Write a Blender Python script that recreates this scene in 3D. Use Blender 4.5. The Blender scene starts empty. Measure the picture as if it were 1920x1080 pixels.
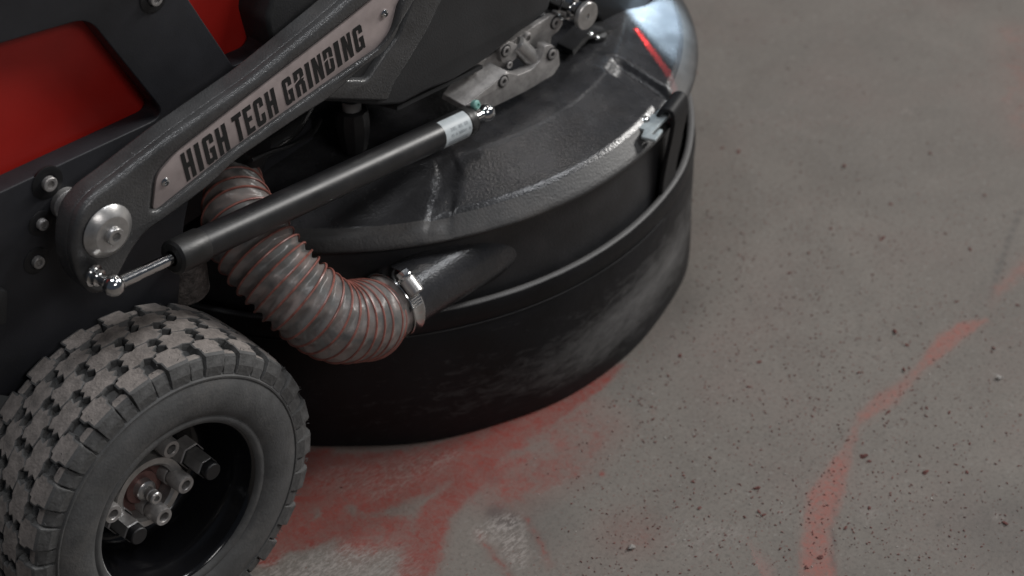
import bpy, bmesh, math, random
import numpy as np
from mathutils import Vector, Matrix, Euler
random.seed(7); rng = np.random.default_rng(7)
S = bpy.context.scene
COL = S.collection
R = math.radians
# ------------------------------------------------------------------ camera
FPX, PITCH, ROLL, CZ = 4002.11, 0.66102, 0.015254, 1.32362
O = Vector((-0.26826, 1.24232, 0.0))              # foot of the wheel centre, origin of the machine frame
MX = Vector((0.711432, 0.702755, 0.0)); MY = Vector((-0.702755, 0.711432, 0.0))   # machine forward / machine inward
ROTZ = math.atan2(MX.y, MX.x)
fw = Vector((0, math.cos(PITCH), -math.sin(PITCH))); dn = Vector((0, -math.sin(PITCH), -math.cos(PITCH))); rt = Vector((1, 0, 0))
c_, s_ = math.cos(ROLL), math.sin(ROLL)
CR = c_*rt + s_*dn; CD = -s_*rt + c_*dn
cam = bpy.data.cameras.new('camera'); camo = bpy.data.objects.new('camera', cam); COL.objects.link(camo)
camo.matrix_world = Matrix(((CR.x, -CD.x, -fw.x, 0), (CR.y, -CD.y, -fw.y, 0), (CR.z, -CD.z, -fw.z, CZ), (0, 0, 0, 1)))
cam.lens = FPX/1920*36; cam.sensor_width = 36; cam.clip_start = .01; cam.clip_end = 200
cam.dof.use_dof = True; cam.dof.focus_distance = 1.70; cam.dof.aperture_fstop = 5.6
S.camera = camo
def _ray(u, v): return CR*((u-960)/FPX) + CD*((v-540)/FPX) + fw
def _toM(P): d = P-O; return Vector((d.dot(MX), d.dot(MY), P.z))
def U(u, v, Y):                                   # point of the plane Y = const (machine frame) seen at a photo position
    d = _ray(u, v); C = Vector((0, 0, CZ)); t = ((O-C).dot(MY)+Y)/d.dot(MY); return _toM(C+d*t)
def G(u, v, z=0.0):                               # the same on the level z
    d = _ray(u, v); C = Vector((0, 0, CZ)); t = (z-CZ)/d.z; return _toM(C+d*t)
def toW(p): return O + MX*p[0] + MY*p[1] + Vector((0, 0, p[2]))
# ------------------------------------------------------------------ world, lamps, exposure
S.view_settings.view_transform = 'Standard'; S.view_settings.look = 'None'; S.view_settings.exposure = 0; S.view_settings.gamma = 1
W = bpy.data.worlds.new('World'); S.world = W; W.use_nodes = True
W.node_tree.nodes['Background'].inputs[0].default_value = (.70, .81, 1, 1)
W.node_tree.nodes['Background'].inputs[1].default_value = .066
def lamp(name, loc, target, energy, sx, sy, color):
    l = bpy.data.lights.new(name, 'AREA'); l.shape = 'RECTANGLE'; l.size = sx; l.size_y = sy; l.energy = energy; l.color = color
    o = bpy.data.objects.new(name, l); COL.objects.link(o); o.location = loc
    o.rotation_euler = (Vector(target)-Vector(loc)).to_track_quat('-Z', 'Y').to_euler(); return o
lamp('ceiling_lamp_a', (-.20, 1.36, 3.6), (-.13, 1.5, .25), 15, .42, .30, (.95, .97, 1))
lamp('ceiling_lamp_b', (1.15, 3.15, 3.6), (.02, 1.57, .25), 5, .30, .2, (1, .93, .86))
lamp('ceiling_lamp_c', (2.35, 1.72, 3.6), (-.1, 1.45, .3), 38, .9, .14, (.95, .97, 1))
lamp('ceiling_lamp_d', (4.3, 3.7, 3.1), (.9, 2.3, 0), 215, 1.6, .5, (1, .975, .94))
lamp('ceiling_lamp_e', (-.9, 1.1, 3.6), (-.1, 1.5, .2), 16, .8, .22, (.95, .97, 1))
lamp('hall_window_light', (-3.2, 3.6, 3.0), (-.2, 1.5, .2), 26, .9, .9, (.84, .93, 1))
lamp('viewer_side_fill', (1.6, -1.2, 2.8), (0, 1.5, .1), 24, 1.2, .6, (1, .97, .95))  # added fill from the viewer's side, no fixture of the hall

# ------------------------------------------------------------------ materials
MATS = {}
def mat(name, col, rough=.5, metal=0.0, bump=None, mott=None, dust=None, alpha=None, coat=0.0, spec=.5, aniso=None):
    """bump=(scale,strength,dist) mott=(scale,amount) dust=(scale,threshold,colour,amount)"""
    if name in MATS: return MATS[name]
    m = bpy.data.materials.new(name); MATS[name] = m; m.use_nodes = True
    nt = m.node_tree; N = nt.nodes; L = nt.links; b = N['Principled BSDF']
    b.inputs['Base Color'].default_value = (*col, 1); b.inputs['Roughness'].default_value = rough; b.inputs['Metallic'].default_value = metal
    b.inputs['Specular IOR Level'].default_value = spec
    if coat: b.inputs['Coat Weight'].default_value = coat; b.inputs['Coat Roughness'].default_value = .12
    tc = N.new('ShaderNodeTexCoord'); src = tc.outputs['Object']
    cur = None
    if mott:
        n = N.new('ShaderNodeTexNoise'); n.inputs['Scale'].default_value = mott[0]; n.inputs['Detail'].default_value = 6; n.inputs['Roughness'].default_value = .65
        L.new(src, n.inputs['Vector'])
        mx = N.new('ShaderNodeMix'); mx.data_type = 'RGBA'
        mx.inputs[6].default_value = (*[c*(1-mott[1]) for c in col], 1); mx.inputs[7].default_value = (*[min(1, c*(1+mott[1])) for c in col], 1)
        cr = N.new('ShaderNodeMapRange'); cr.inputs[1].default_value = .35; cr.inputs[2].default_value = .65
        L.new(n.outputs[0], cr.inputs[0]); L.new(cr.outputs[0], mx.inputs[0]); cur = mx.outputs[2]
        rr = N.new('ShaderNodeMapRange'); rr.inputs[3].default_value = max(.03, rough-.08); rr.inputs[4].default_value = min(1, rough+.1)
        L.new(n.outputs[0], rr.inputs[0]); L.new(rr.outputs[0], b.inputs['Roughness'])
    if dust:
        n = N.new('ShaderNodeTexNoise'); n.inputs['Scale'].default_value = dust[0]; n.inputs['Detail'].default_value = 8; n.inputs['Roughness'].default_value = .7
        L.new(src, n.inputs['Vector'])
        cr = N.new('ShaderNodeMapRange'); cr.inputs[1].default_value = dust[1]; cr.inputs[2].default_value = dust[1]+.22; cr.inputs[4].default_value = dust[3]
        L.new(n.outputs[0], cr.inputs[0])
        mx = N.new('ShaderNodeMix'); mx.data_type = 'RGBA'; L.new(cr.outputs[0], mx.inputs[0])
        if cur: L.new(cur, mx.inputs[6])
        else: mx.inputs[6].default_value = (*col, 1)
        mx.inputs[7].default_value = (*dust[2], 1); cur = mx.outputs[2]
    if cur: L.new(cur, b.inputs['Base Color'])
    if bump:
        n = N.new('ShaderNodeTexNoise'); n.inputs['Scale'].default_value = bump[0]; n.inputs['Detail'].default_value = 2.5
        L.new(src, n.inputs['Vector'])
        bp = N.new('ShaderNodeBump'); bp.inputs['Strength'].default_value = bump[1]; bp.inputs['Distance'].default_value = bump[2]
        L.new(n.outputs[0], bp.inputs['Height']); L.new(bp.outputs[0], b.inputs['Normal'])
    if alpha is not None: b.inputs['Alpha'].default_value = alpha
    return m
coatm = mat('textured_dark_coat', (.028, .028, .030), .25, 0, (430, .8, .00042), (30, .25), (9, .55, (.085, .075, .068), .3))
armm = mat('textured_arm_coat', (.055, .055, .056), .22, 0, (620, .85, .00055), (22, .22), (14, .55, (.11, .1, .092), .3))
platem = mat('dark_plate_paint', (.016, .0165, .020), .55, 0, (900, .2, .0006), (12, .3))
headm = mat('dark_head_paint', (.026, .026, .027), .6, 0, (600, .3, .0008), (14, .25))
redm = mat('red_cover', (.37, .014, .009), .45, 0, (700, .15, .0004), (6, .14))
rubber = mat('black_rubber', (.010, .010, .011), .55, 0, (300, .3, .0008), (14, .4), (11, .52, (.05, .045, .042), .35))
tyrem = mat('dusty_tyre_rubber', (.068, .068, .068), .8, 0, (420, .4, .0008), (40, .2), (25, .5, (.13, .122, .115), .6))
treadm = mat('tread_side_rubber', (.078, .077, .076), .8, 0, (380, .5, .001), (90, .3))
treadtop = mat('tread_top_dust', (.195, .172, .158), .88, 0, (500, .5, .0012), (160, .22), (60, .54, (.075, .070, .066), .85))
gloss = mat('gloss_black_rim', (.006, .006, .007), .16, 0, (60, .06, .002), None, (40, .6, (.05, .045, .04), .25))
steel = mat('machined_steel', (.42, .41, .40), .30, .7, (700, .15, .0004), (60, .2))
dullsteel = mat('dull_zinc_steel', (.34, .325, .315), .40, .45, (500, .3, .0006), (70, .3))
chrome = mat('chrome', (.62, .62, .62), .10, 1, None, (160, .06))
plainm = mat('brushed_nameplate', (.40, .34, .33), .55, .35, (900, .15, .0003), (50, .12))
zinc = mat('zinc_plate', (.50, .56, .58), .45, .5, (300, .1, .0005), (60, .1))
letterm = mat('cut_letter_black', (.006, .006, .006), .7)
strutm = mat('strut_black_paint', (.012, .012, .013), .38, 0, (350, .08, .0006), (30, .3), (30, .56, (.06, .055, .05), .3))
capm = mat('strut_cap_plastic', (.011, .011, .011), .42, 0, (300, .2, .0006), (50, .3))
labelm = mat('sticker_white', (.42, .46, .48), .45, 0, None, (120, .08))
inkm = mat('sticker_ink', (.16, .18, .20), .6)
blackm = mat('black_plastic', (.009, .009, .010), .5, 0, (200, .1, .001), (30, .3))
greenm = mat('green_grease_cap', (.20, .40, .36), .35)
coilm = mat('copper_coil', (.21, .078, .062), .35, 0, None, (120, .3))
pinkm = mat('red_tinted_hub', (.22, .12, .11), .4, .6, None, (90, .2))
dustm = mat('dusty_cast_metal', (.11, .095, .088), .7, .2, (420, .9, .002), (120, .5))
whitem = mat('pale_plastic', (.35, .34, .33), .5)
chipm = mat('dark_red_chip', (.13, .048, .040), .8, 0, (400, .5, .002), (80, .4))
chipg = mat('pale_chip', (.30, .28, .26), .8, 0, (400, .5, .002), (80, .3))

def hose_mat():
    m = bpy.data.materials.new('smoky_hose_plastic'); m.use_nodes = True; nt = m.node_tree; N = nt.nodes; L = nt.links; b = N['Principled BSDF']
    tc = N.new('ShaderNodeTexCoord')
    n = N.new('ShaderNodeTexNoise'); n.inputs['Scale'].default_value = 28; n.inputs['Detail'].default_value = 5; n.inputs['Distortion'].default_value = 1.2
    L.new(tc.outputs['Object'], n.inputs['Vector'])
    cr = N.new('ShaderNodeMapRange'); cr.inputs[1].default_value = .38; cr.inputs[2].default_value = .66; L.new(n.outputs[0], cr.inputs[0])
    mx = N.new('ShaderNodeMix'); mx.data_type = 'RGBA'; mx.inputs[6].default_value = (.13, .128, .124, 1); mx.inputs[7].default_value = (.27, .222, .205, 1)
    L.new(cr.outputs[0], mx.inputs[0]); L.new(mx.outputs[2], b.inputs['Base Color'])
    b.inputs['Roughness'].default_value = .36; b.inputs['Specular IOR Level'].default_value = .45
    b.inputs['Alpha'].default_value = .80
    n2 = N.new('ShaderNodeTexNoise'); n2.inputs['Scale'].default_value = 90; n2.inputs['Detail'].default_value = 3; L.new(tc.outputs['Object'], n2.inputs['Vector'])
    bp = N.new('ShaderNodeBump'); bp.inputs['Strength'].default_value = .35; bp.inputs['Distance'].default_value = .003
    L.new(n2.outputs[0], bp.inputs['Height']); L.new(bp.outputs[0], b.inputs['Normal']); return m
hosem = hose_mat()

# ------------------------------------------------------------------ helpers
ROOT = bpy.data.objects.new('floor_grinder', None); COL.objects.link(ROOT)
ROOT.location = O; ROOT.rotation_euler = (0, 0, ROTZ); ROOT.empty_display_size = .1
ROOT['label'] = 'black and red floor grinder with round skirted head and knobbly wheel on the concrete'
ROOT['category'] = 'floor grinder'
def link(name, me, parent=ROOT, loc=None, rot=None, label=None):
    o = bpy.data.objects.new(name, me); COL.objects.link(o); o.parent = parent
    if loc is not None: o.location = loc
    if rot is not None: o.rotation_euler = rot
    if label: o['label'] = label
    return o
def mesh(name, V, F, mats, idx=None, smooth=True, angle=None):
    me = bpy.data.meshes.new(name); me.from_pydata([tuple(v) for v in V], [], F)
    for m in (mats if isinstance(mats, (list, tuple)) else [mats]): me.materials.append(m)
    if idx is not None: me.polygons.foreach_set('material_index', idx)
    me.validate(); me.update()
    if smooth:
        me.shade_smooth()
        if angle is not None:
            try: me.set_sharp_from_angle(angle=R(angle))
            except Exception: pass
    return me
def obj(name, V, F, mats, parent=ROOT, idx=None, smooth=True, angle=35, label=None):
    return link(name, mesh(name, V, F, mats, idx, smooth, angle), parent, label=label)
def frame_of(d):
    d = Vector(d).normalized(); a = Vector((0, 0, 1)) if abs(d.z) < .9 else Vector((1, 0, 0))
    u = d.cross(a).normalized(); return d, u, d.cross(u).normalized()
class MB:
    def __init__(s): s.V = []; s.F = []; s.I = []
    def add(s, V, F, i=0):
        n = len(s.V); s.V += [tuple(v) for v in V]; s.F += [tuple(k+n for k in f) for f in F]; s.I += [i]*len(F); return s
    def lathe(s, prof, p, d, n=40, i=0, cap=True):
        p = Vector(p); d = Vector(d)
        """prof = [(r, h)] along axis d from p"""
        d, u, w = frame_of(d); p = Vector(p); V = []; F = []
        for r, h in prof:
            for k in range(n):
                a = 2*math.pi*k/n; V.append(p+d*h+(u*math.cos(a)+w*math.sin(a))*r)
        for j in range(len(prof)-1):
            for k in range(n):
                k2 = (k+1) % n; F.append((j*n+k, (j+1)*n+k, (j+1)*n+k2, j*n+k2))
        if cap:
            if prof[0][0] > 1e-6: F.append(tuple(range(n)))
            if prof[-1][0] > 1e-6: F.append(tuple(reversed(range((len(prof)-1)*n, len(prof)*n))))
        return s.add(V, F, i)
    def tube(s, pts, r, n=12, i=0):
        pts = [Vector(q) for q in pts]; V = []; F = []; up = None
        for j, q in enumerate(pts):
            t = (pts[min(j+1, len(pts)-1)]-pts[max(j-1, 0)]).normalized()
            if up is None: up = frame_of(t)[1]
            up = (up-t*up.dot(t)).normalized(); w = t.cross(up); rr = r[j] if isinstance(r, (list, tuple)) else r
            for k in range(n):
                a = 2*math.pi*k/n; V.append(q+(up*math.cos(a)+w*math.sin(a))*rr)
        for j in range(len(pts)-1):
            for k in range(n):
                k2 = (k+1) % n; F.append((j*n+k, j*n+k2, (j+1)*n+k2, (j+1)*n+k))
        F.append(tuple(reversed(range(n)))); F.append(tuple(range((len(pts)-1)*n, len(pts)*n)))
        return s.add(V, F, i)
    def ribbon(s, pts, wdir, width, th, i=0):
        """flat strap along pts; wdir = width direction"""
        pts = [Vector(q) for q in pts]; w = Vector(wdir).normalized(); V = []; F = []
        for j, q in enumerate(pts):
            t = (pts[min(j+1, len(pts)-1)]-pts[max(j-1, 0)]).normalized(); nn = t.cross(w).normalized()
            for a, b in ((-1, -1), (1, -1), (1, 1), (-1, 1)): V.append(q+w*(a*width/2)+nn*(b*th/2))
        for j in range(len(pts)-1):
            for k in range(4):
                k2 = (k+1) % 4; F.append((j*4+k, j*4+k2, (j+1)*4+k2, (j+1)*4+k))
        F.append((3, 2, 1, 0)); e = (len(pts)-1)*4; F.append((e, e+1, e+2, e+3))
        return s.add(V, F, i)
    def box(s, c, d, sx, sy, sz, i=0):
        """box centred at c; sx along d"""
        d, u, w = frame_of(d); c = Vector(c); V = [c+d*(a*sx/2)+u*(b*sy/2)+w*(e*sz/2) for a in (-1, 1) for b in (-1, 1) for e in (-1, 1)]
        return s.add(V, [(0, 1, 3, 2), (4, 6, 7, 5), (0, 4, 5, 1), (2, 3, 7, 6), (0, 2, 6, 4), (1, 5, 7, 3)], i)
    def obj(s, name, mats, parent=ROOT, angle=35, label=None, loc=None):
        V = s.V if loc is None else [tuple(Vector(v)-Vector(loc)) for v in s.V]
        return link(name, mesh(name, V, s.F, mats, s.I, True, angle), parent, loc=loc, label=label)
def bevel(o, w=.001, seg=2, ang=35):
    m = o.modifiers.new('bevel', 'BEVEL'); m.width = w; m.segments = seg; m.limit_method = 'ANGLE'; m.angle_limit = R(ang); return o
def rounded(poly, rad, seg=5):
    out = []; n = len(poly)
    for i in range(n):
        p = Vector(poly[i][:2]); a = Vector(poly[i-1][:2]); b = Vector(poly[(i+1) % n][:2])
        rr = rad[i] if isinstance(rad, (list, tuple)) else rad
        da = (a-p); db = (b-p); l = min(rr, da.length*.45, db.length*.45)
        if l < 1e-6: out.append(tuple(p)); continue
        A = p+da.normalized()*l; B = p+db.normalized()*l
        for k in range(seg+1):
            t = k/seg; q = A*(1-t)**2+p*2*t*(1-t)+B*t*t; out.append(tuple(q))
    return out
def slab(polys, t0, t1, bev, res=3):
    """solid plate from 2D outlines (first = outside, others = holes), between heights t0 < t1; returns V, F in local axes"""
    cu = bpy.data.curves.new('c', 'CURVE'); cu.dimensions = '2D'; cu.fill_mode = 'BOTH'
    for pl in polys:
        sp = cu.splines.new('POLY'); sp.points.add(len(pl)-1); sp.use_cyclic_u = True
        for i, q in enumerate(pl): sp.points[i].co = (q[0], q[1], 0, 1)
    cu.extrude = max(1e-5, (t1-t0)/2-bev); cu.bevel_depth = bev; cu.bevel_resolution = res; cu.offset = -bev
    o = bpy.data.objects.new('c', cu); COL.objects.link(o); dg = bpy.context.evaluated_depsgraph_get(); dg.update()
    me = bpy.data.meshes.new_from_object(o.evaluated_get(dg)); h = (t0+t1)/2
    bm = bmesh.new(); bm.from_mesh(me); bmesh.ops.remove_doubles(bm, verts=bm.verts, dist=1e-6)
    bmesh.ops.recalc_face_normals(bm, faces=bm.faces); bm.verts.ensure_lookup_table()
    V = [(v.co.x, v.co.y, v.co.z+h) for v in bm.verts]; F = [tuple(v.index for v in f.verts) for f in bm.faces]
    bm.free(); bpy.data.objects.remove(o); bpy.data.curves.remove(cu); bpy.data.meshes.remove(me); return V, F
def side(polys, y0, y1, bev=.001, res=3):      # plate parallel to the machine's side; y0 = outer face (towards the viewer), y1 = inner face
    V, F = slab(polys, -y1, -y0, bev, res); return [(x, -z, y) for x, y, z in V], F
def xz(pts, Y): return [(lambda p: (p.x, p.z))(U(u, v, Y)) for u, v in pts]
def cyl(name, p, d, prof, m, parent=ROOT, n=40, angle=35, label=None):
    return MB().lathe(prof, p, d, n).obj(name, m, parent, angle, label)
OUT = Vector((0, -1, 0))
def cap_bolt(p, r, h, parent, name='bolt', m=None, d=OUT, washer=False, sides=6):
    """socket cap screw: p = base centre, with a real hexagonal recess"""
    b = MB()
    if washer: b.lathe([(r*1.45, 0), (r*1.45, r*.18), (r*1.0, r*.2)], p, d, 32, cap=False)
    b.lathe([(r, 0), (r, h*.86), (r*.9, h), (r*.56, h)], p, d, 36, cap=False)
    b.lathe([(r*.56, h), (r*.50, h*.96)], p, d, 36, cap=False)
    b.lathe([(r*.52, h*.97), (r*.48, h*.45), (0.0, h*.40)], p, d, sides, cap=False)
    return b.obj(name, m or steel, parent, 40)

# ------------------------------------------------------------------ floor
def stroke(P, segs):
    """max over segments of soft falloff; segs = list of polylines of (u, v, radius_px, strength)"""
    out = np.zeros(len(P))
    for pl in segs:
        pts = []
        for q in pl:
            g = G(q[0], q[1]); pts.append((g.x, g.y, q[2]/2050., q[3]))
        if len(pts) == 1: pts.append(pts[0])
        for a, b in zip(pts[:-1], pts[1:]):
            A = np.array(a[:2]); B = np.array(b[:2]); ab = B-A; L2 = max(1e-9, ab@ab)
            t = np.clip(((P-A)@ab)/L2, 0, 1); d = np.linalg.norm(P-(A+t[:, None]*ab), axis=1)
            r = a[2]+(b[2]-a[2])*t; s = a[3]+(b[3]-a[3])*t
            out = np.maximum(out, s*np.clip(1.5-d/r*1.0, 0, 1))
    return out
def floor():
    def axis(lo, hi, fine):
        a = np.arange(lo, hi, fine); l = [lo-.05*1.5**k for k in range(1, 13)][::-1]; h = [a[-1]+.05*1.5**k for k in range(1, 13)]
        return np.array(l+list(a)+h)
    xs = axis(-.2, 1.6, .006); ys = axis(-.6, 1.1, .006)
    X, Y = np.meshgrid(xs, ys, indexing='ij'); nx, ny = X.shape; P = np.c_[X.ravel(), Y.ravel()]
    V = np.c_[P, np.zeros(len(P))]; i = np.arange(nx*ny).reshape(nx, ny)
    F = np.c_[i[:-1, :-1].ravel(), i[1:, :-1].ravel(), i[1:, 1:].ravel(), i[:-1, 1:].ravel()]
    me = bpy.data.meshes.new('concrete_floor'); me.vertices.add(len(V)); me.vertices.foreach_set('co', V.ravel())
    me.loops.add(F.size); me.loops.foreach_set('vertex_index', F.ravel()); me.polygons.add(len(F))
    me.polygons.foreach_set('loop_start', np.arange(0, F.size, 4)); me.update(); me.validate()
    red = stroke(P, [
        [(800, 858, 24, .8), (880, 838, 36, .95), (960, 806, 34, .95), (1050, 762, 26, .8), (1130, 712, 16, .7), (1165, 684, 8, .5)],
        [(1010, 806, 46, .42), (1110, 760, 34, .3)],
        [(905, 880, 30, .85), (860, 920, 26, .85), (812, 965, 32, .66), (790, 1045, 36, .62), (765, 1110, 36, .58)],
        [(590, 872, 46, .85), (560, 930, 46, .9), (530, 1000, 34, .85), (500, 1045, 22, .85)],
        [(640, 880, 46, .7), (720, 875, 46, .68), (790, 870, 36, .75)],
        [(600, 900, 80, .58), (720, 900, 80, .58), (860, 868, 60, .62), (960, 820, 40, .6)],
        [(610, 930, 26, .85), (640, 980, 26, .7)], [(700, 930, 46, .72), (780, 905, 36, .75)], [(625, 985, 30, .85), (560, 1010, 30, .8)], [(680, 1000, 60, .55), (740, 1000, 50, .5)],
        [(895, 1000, 7, .40), (925, 1040, 7, .42), (965, 1090, 7, .40)], [(985, 970, 5, .42), (1015, 1020, 6, .40), (1030, 1060, 8, .36)],
        [(950, 900, 80, .45), (1040, 870, 70, .38), (1120, 800, 60, .3)], [(1130, 890, 8, .55)], [(1225, 775, 6, .45)], [(1180, 1000, 60, .25)]])
    redl = stroke(P, [
        [(1535, 1120, 34, .85), (1530, 1000, 26, .8), (1545, 935, 30, .85), (1572, 880, 22, .8), (1592, 835, 12, .5), (1606, 803, 12, .36), (1625, 778, 18, .5), (1665, 745, 22, .56), (1705, 712, 16, .42), (1728, 690, 14, .45), (1775, 640, 22, .85), (1808, 615, 19, .85), (1850, 600, 9, .6)],
        [(1600, 805, 10, .4), (1625, 775, 18, .6), (1665, 745, 24, .65), (1705, 712, 14, .5), (1730, 684, 12, .5)],
        [(1722, 690, 9, .6), (1775, 640, 22, .9), (1808, 615, 17, .85), (1850, 600, 7, .6)],
        [(1856, 580, 6, .25), (1872, 545, 16, .42), (1935, 490, 26, .5)], [(1900, 60, 60, .32), (1930, 260, 50, .34)],
    ])
    scr = stroke(P, [[(520, 1085, 50, .9), (640, 1050, 40, .8), (720, 1060, 40, .6)], [(905, 1000, 20, .9), (950, 985, 28, 1), (965, 1030, 24, .9), (975, 1060, 14, .7)],
        [(620, 895, 40, .25), (700, 900, 50, .3), (800, 870, 34, .35), (850, 850, 12, .4)], [(700, 1080, 80, .4)], [(1300, 1010, 50, .35), (1380, 1000, 20, .4)], [(1470, 960, 14, .5)], [(1630, 960, 20, .4)], [(1872, 970, 10, .6)], [(1870, 710, 9, .8)],[(1700,208,10,.8)]])
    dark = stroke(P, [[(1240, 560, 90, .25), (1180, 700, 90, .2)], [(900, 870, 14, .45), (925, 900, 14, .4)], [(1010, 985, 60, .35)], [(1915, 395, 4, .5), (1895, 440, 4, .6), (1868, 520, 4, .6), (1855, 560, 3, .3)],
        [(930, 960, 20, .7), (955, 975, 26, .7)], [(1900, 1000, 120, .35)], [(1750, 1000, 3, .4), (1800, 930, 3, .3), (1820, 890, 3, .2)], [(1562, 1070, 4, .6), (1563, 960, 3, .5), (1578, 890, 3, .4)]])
    for nm, a in (('red', red), ('rdl', redl), ('scr', scr), ('drk', dark)):
        at = me.attributes.new(nm, 'FLOAT', 'POINT'); at.data.foreach_set('value', a.astype(np.float32))
    m = bpy.data.materials.new('ground_concrete'); m.use_nodes = True; nt = m.node_tree; N = nt.nodes; L = nt.links; b = N['Principled BSDF']
    tc = N.new('ShaderNodeTexCoord'); src = tc.outputs['Object']
    def noise(sc, det=6, rough=.6, dist=0, vec=None):
        n = N.new('ShaderNodeTexNoise'); n.inputs['Scale'].default_value = sc; n.inputs['Detail'].default_value = det; n.inputs['Roughness'].default_value = rough
        n.inputs['Distortion'].default_value = dist; L.new(vec or src, n.inputs['Vector']); return n.outputs[0]
    def rng_(v, a, b_, c=0., d=1.):
        n = N.new('ShaderNodeMapRange'); n.inputs[1].default_value = a; n.inputs[2].default_value = b_; n.inputs[3].default_value = c; n.inputs[4].default_value = d; L.new(v, n.inputs[0]); return n.outputs[0]
    def mix(f, a, b_):
        n = N.new('ShaderNodeMix'); n.data_type = 'RGBA'
        for i, v in ((0, f), (6, a), (7, b_)):
            if isinstance(v, (int, float)): n.inputs[i].default_value = v
            elif isinstance(v, tuple): n.inputs[i].default_value = (*v, 1)
            else: L.new(v, n.inputs[i])
        return n.outputs[2]
    def math_(op, a, b_=None):
        n = N.new('ShaderNodeMath'); n.operation = op
        for i, v in enumerate((a, b_)):
            if v is None: continue
            if isinstance(v, (int, float)): n.inputs[i].default_value = v
            else: L.new(v, n.inputs[i])
        return n.outputs[0]
    def attr(nm): n = N.new('ShaderNodeAttribute'); n.attribute_name = nm; return n.outputs['Fac']
    base = mix(rng_(noise(2.2, 5, .6), .35, .65), (0.145, 0.129, 0.114), (0.182, 0.163, 0.144))
    base = mix(rng_(noise(9, 8, .7, .6), .4, .68, 0, .6), base, (0.122, 0.109, 0.097))
    base = mix(math_('MULTIPLY', rng_(noise(5, 6, .6), .5, .72), .35), base, (0.177, 0.131, 0.116))
    base = mix(math_('MULTIPLY', rng_(noise(260, 3, .6), .50, .70), .5), base, (0.079, 0.070, 0.064))
    base = mix(math_('MULTIPLY', rng_(noise(140, 2, .5), .62, .72), .4), base, (0.227, 0.213, 0.195))
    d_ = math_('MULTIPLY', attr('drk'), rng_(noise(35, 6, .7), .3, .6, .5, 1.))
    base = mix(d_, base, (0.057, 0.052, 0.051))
    rsum = math_('ADD', attr('red'), math_('MULTIPLY', math_('SUBTRACT', noise(42, 12, .8, .35), .5), 1.25))
    rm = rng_(rsum, .28, .56)
    wear = rng_(noise(150, 5, .7, 1.5), .38, .60, .45, 1.)
    redc = mix(rng_(noise(18, 6, .6), .35, .7), (.18, .012, .008), (.27, .027, .019))
    mot = rng_(noise(62, 8, .78, .5), .43, .56, .52, 1.)
    base = mix(math_('MULTIPLY', math_('MULTIPLY', math_('MULTIPLY', rm, mot), wear), rng_(attr('red'), .03, .18)), base, redc)
    base = mix(math_('MULTIPLY', rng_(attr('red'), .0, .6), .5), base, (.165, .062, .050))
    lsum = math_('ADD', attr('rdl'), math_('MULTIPLY', math_('SUBTRACT', noise(46, 10, .78, .3), .5), 1.3))
    lm = math_('MULTIPLY', math_('MULTIPLY', rng_(lsum, .30, .78), rng_(attr('rdl'), .03, .2)), rng_(noise(190, 5, .7, .8), .36, .62, .22, .85))
    base = mix(lm, base, (.275, .088, .070))
    base = mix(rng_(attr('rdl'), .0, .6, 0, .22), base, (.24, .13, .11))
    spk = math_('MULTIPLY', rng_(noise(330, 2, .5), .64, .70), rng_(noise(7, 4, .6), .42, .62, .0, .8))
    base = mix(spk, base, (.13, .040, .032))
    # scratched pale spots: short strokes
    mp = N.new('ShaderNodeMapping'); mp.inputs['Rotation'].default_value = (0, 0, .6); mp.inputs['Scale'].default_value = (1, 3.2, 1); L.new(src, mp.inputs['Vector'])
    mp2 = N.new('ShaderNodeMapping'); mp2.inputs['Rotation'].default_value = (0, 0, -.9); mp2.inputs['Scale'].default_value = (1, 3.2, 1); L.new(src, mp2.inputs['Vector'])
    sc1 = math_('MAXIMUM', rng_(noise(110, 3, .7, 1.0, mp.outputs[0]), .50, .60), rng_(noise(120, 3, .7, 1.0, mp2.outputs[0]), .52, .62))
    base = mix(math_('MULTIPLY', math_('MULTIPLY', sc1, attr('scr')), .95), base, (0.278, 0.248, 0.229))
    L.new(base, b.inputs['Base Color'])
    L.new(rng_(noise(12, 5, .6), .3, .7, .50, .78), b.inputs['Roughness']); b.inputs['Specular IOR Level'].default_value = .35
    bp = N.new('ShaderNodeBump'); bp.inputs['Strength'].default_value = .35; bp.inputs['Distance'].default_value = .0015
    L.new(math_('ADD', noise(120, 5, .7), math_('MULTIPLY', noise(20, 4, .5), .8)), bp.inputs['Height']); L.new(bp.outputs[0], b.inputs['Normal'])
    me.materials.append(m); o = bpy.data.objects.new('floor', me); COL.objects.link(o); o.location = O; o.rotation_euler = (0, 0, ROTZ); o['kind'] = 'structure'
floor()

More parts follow.
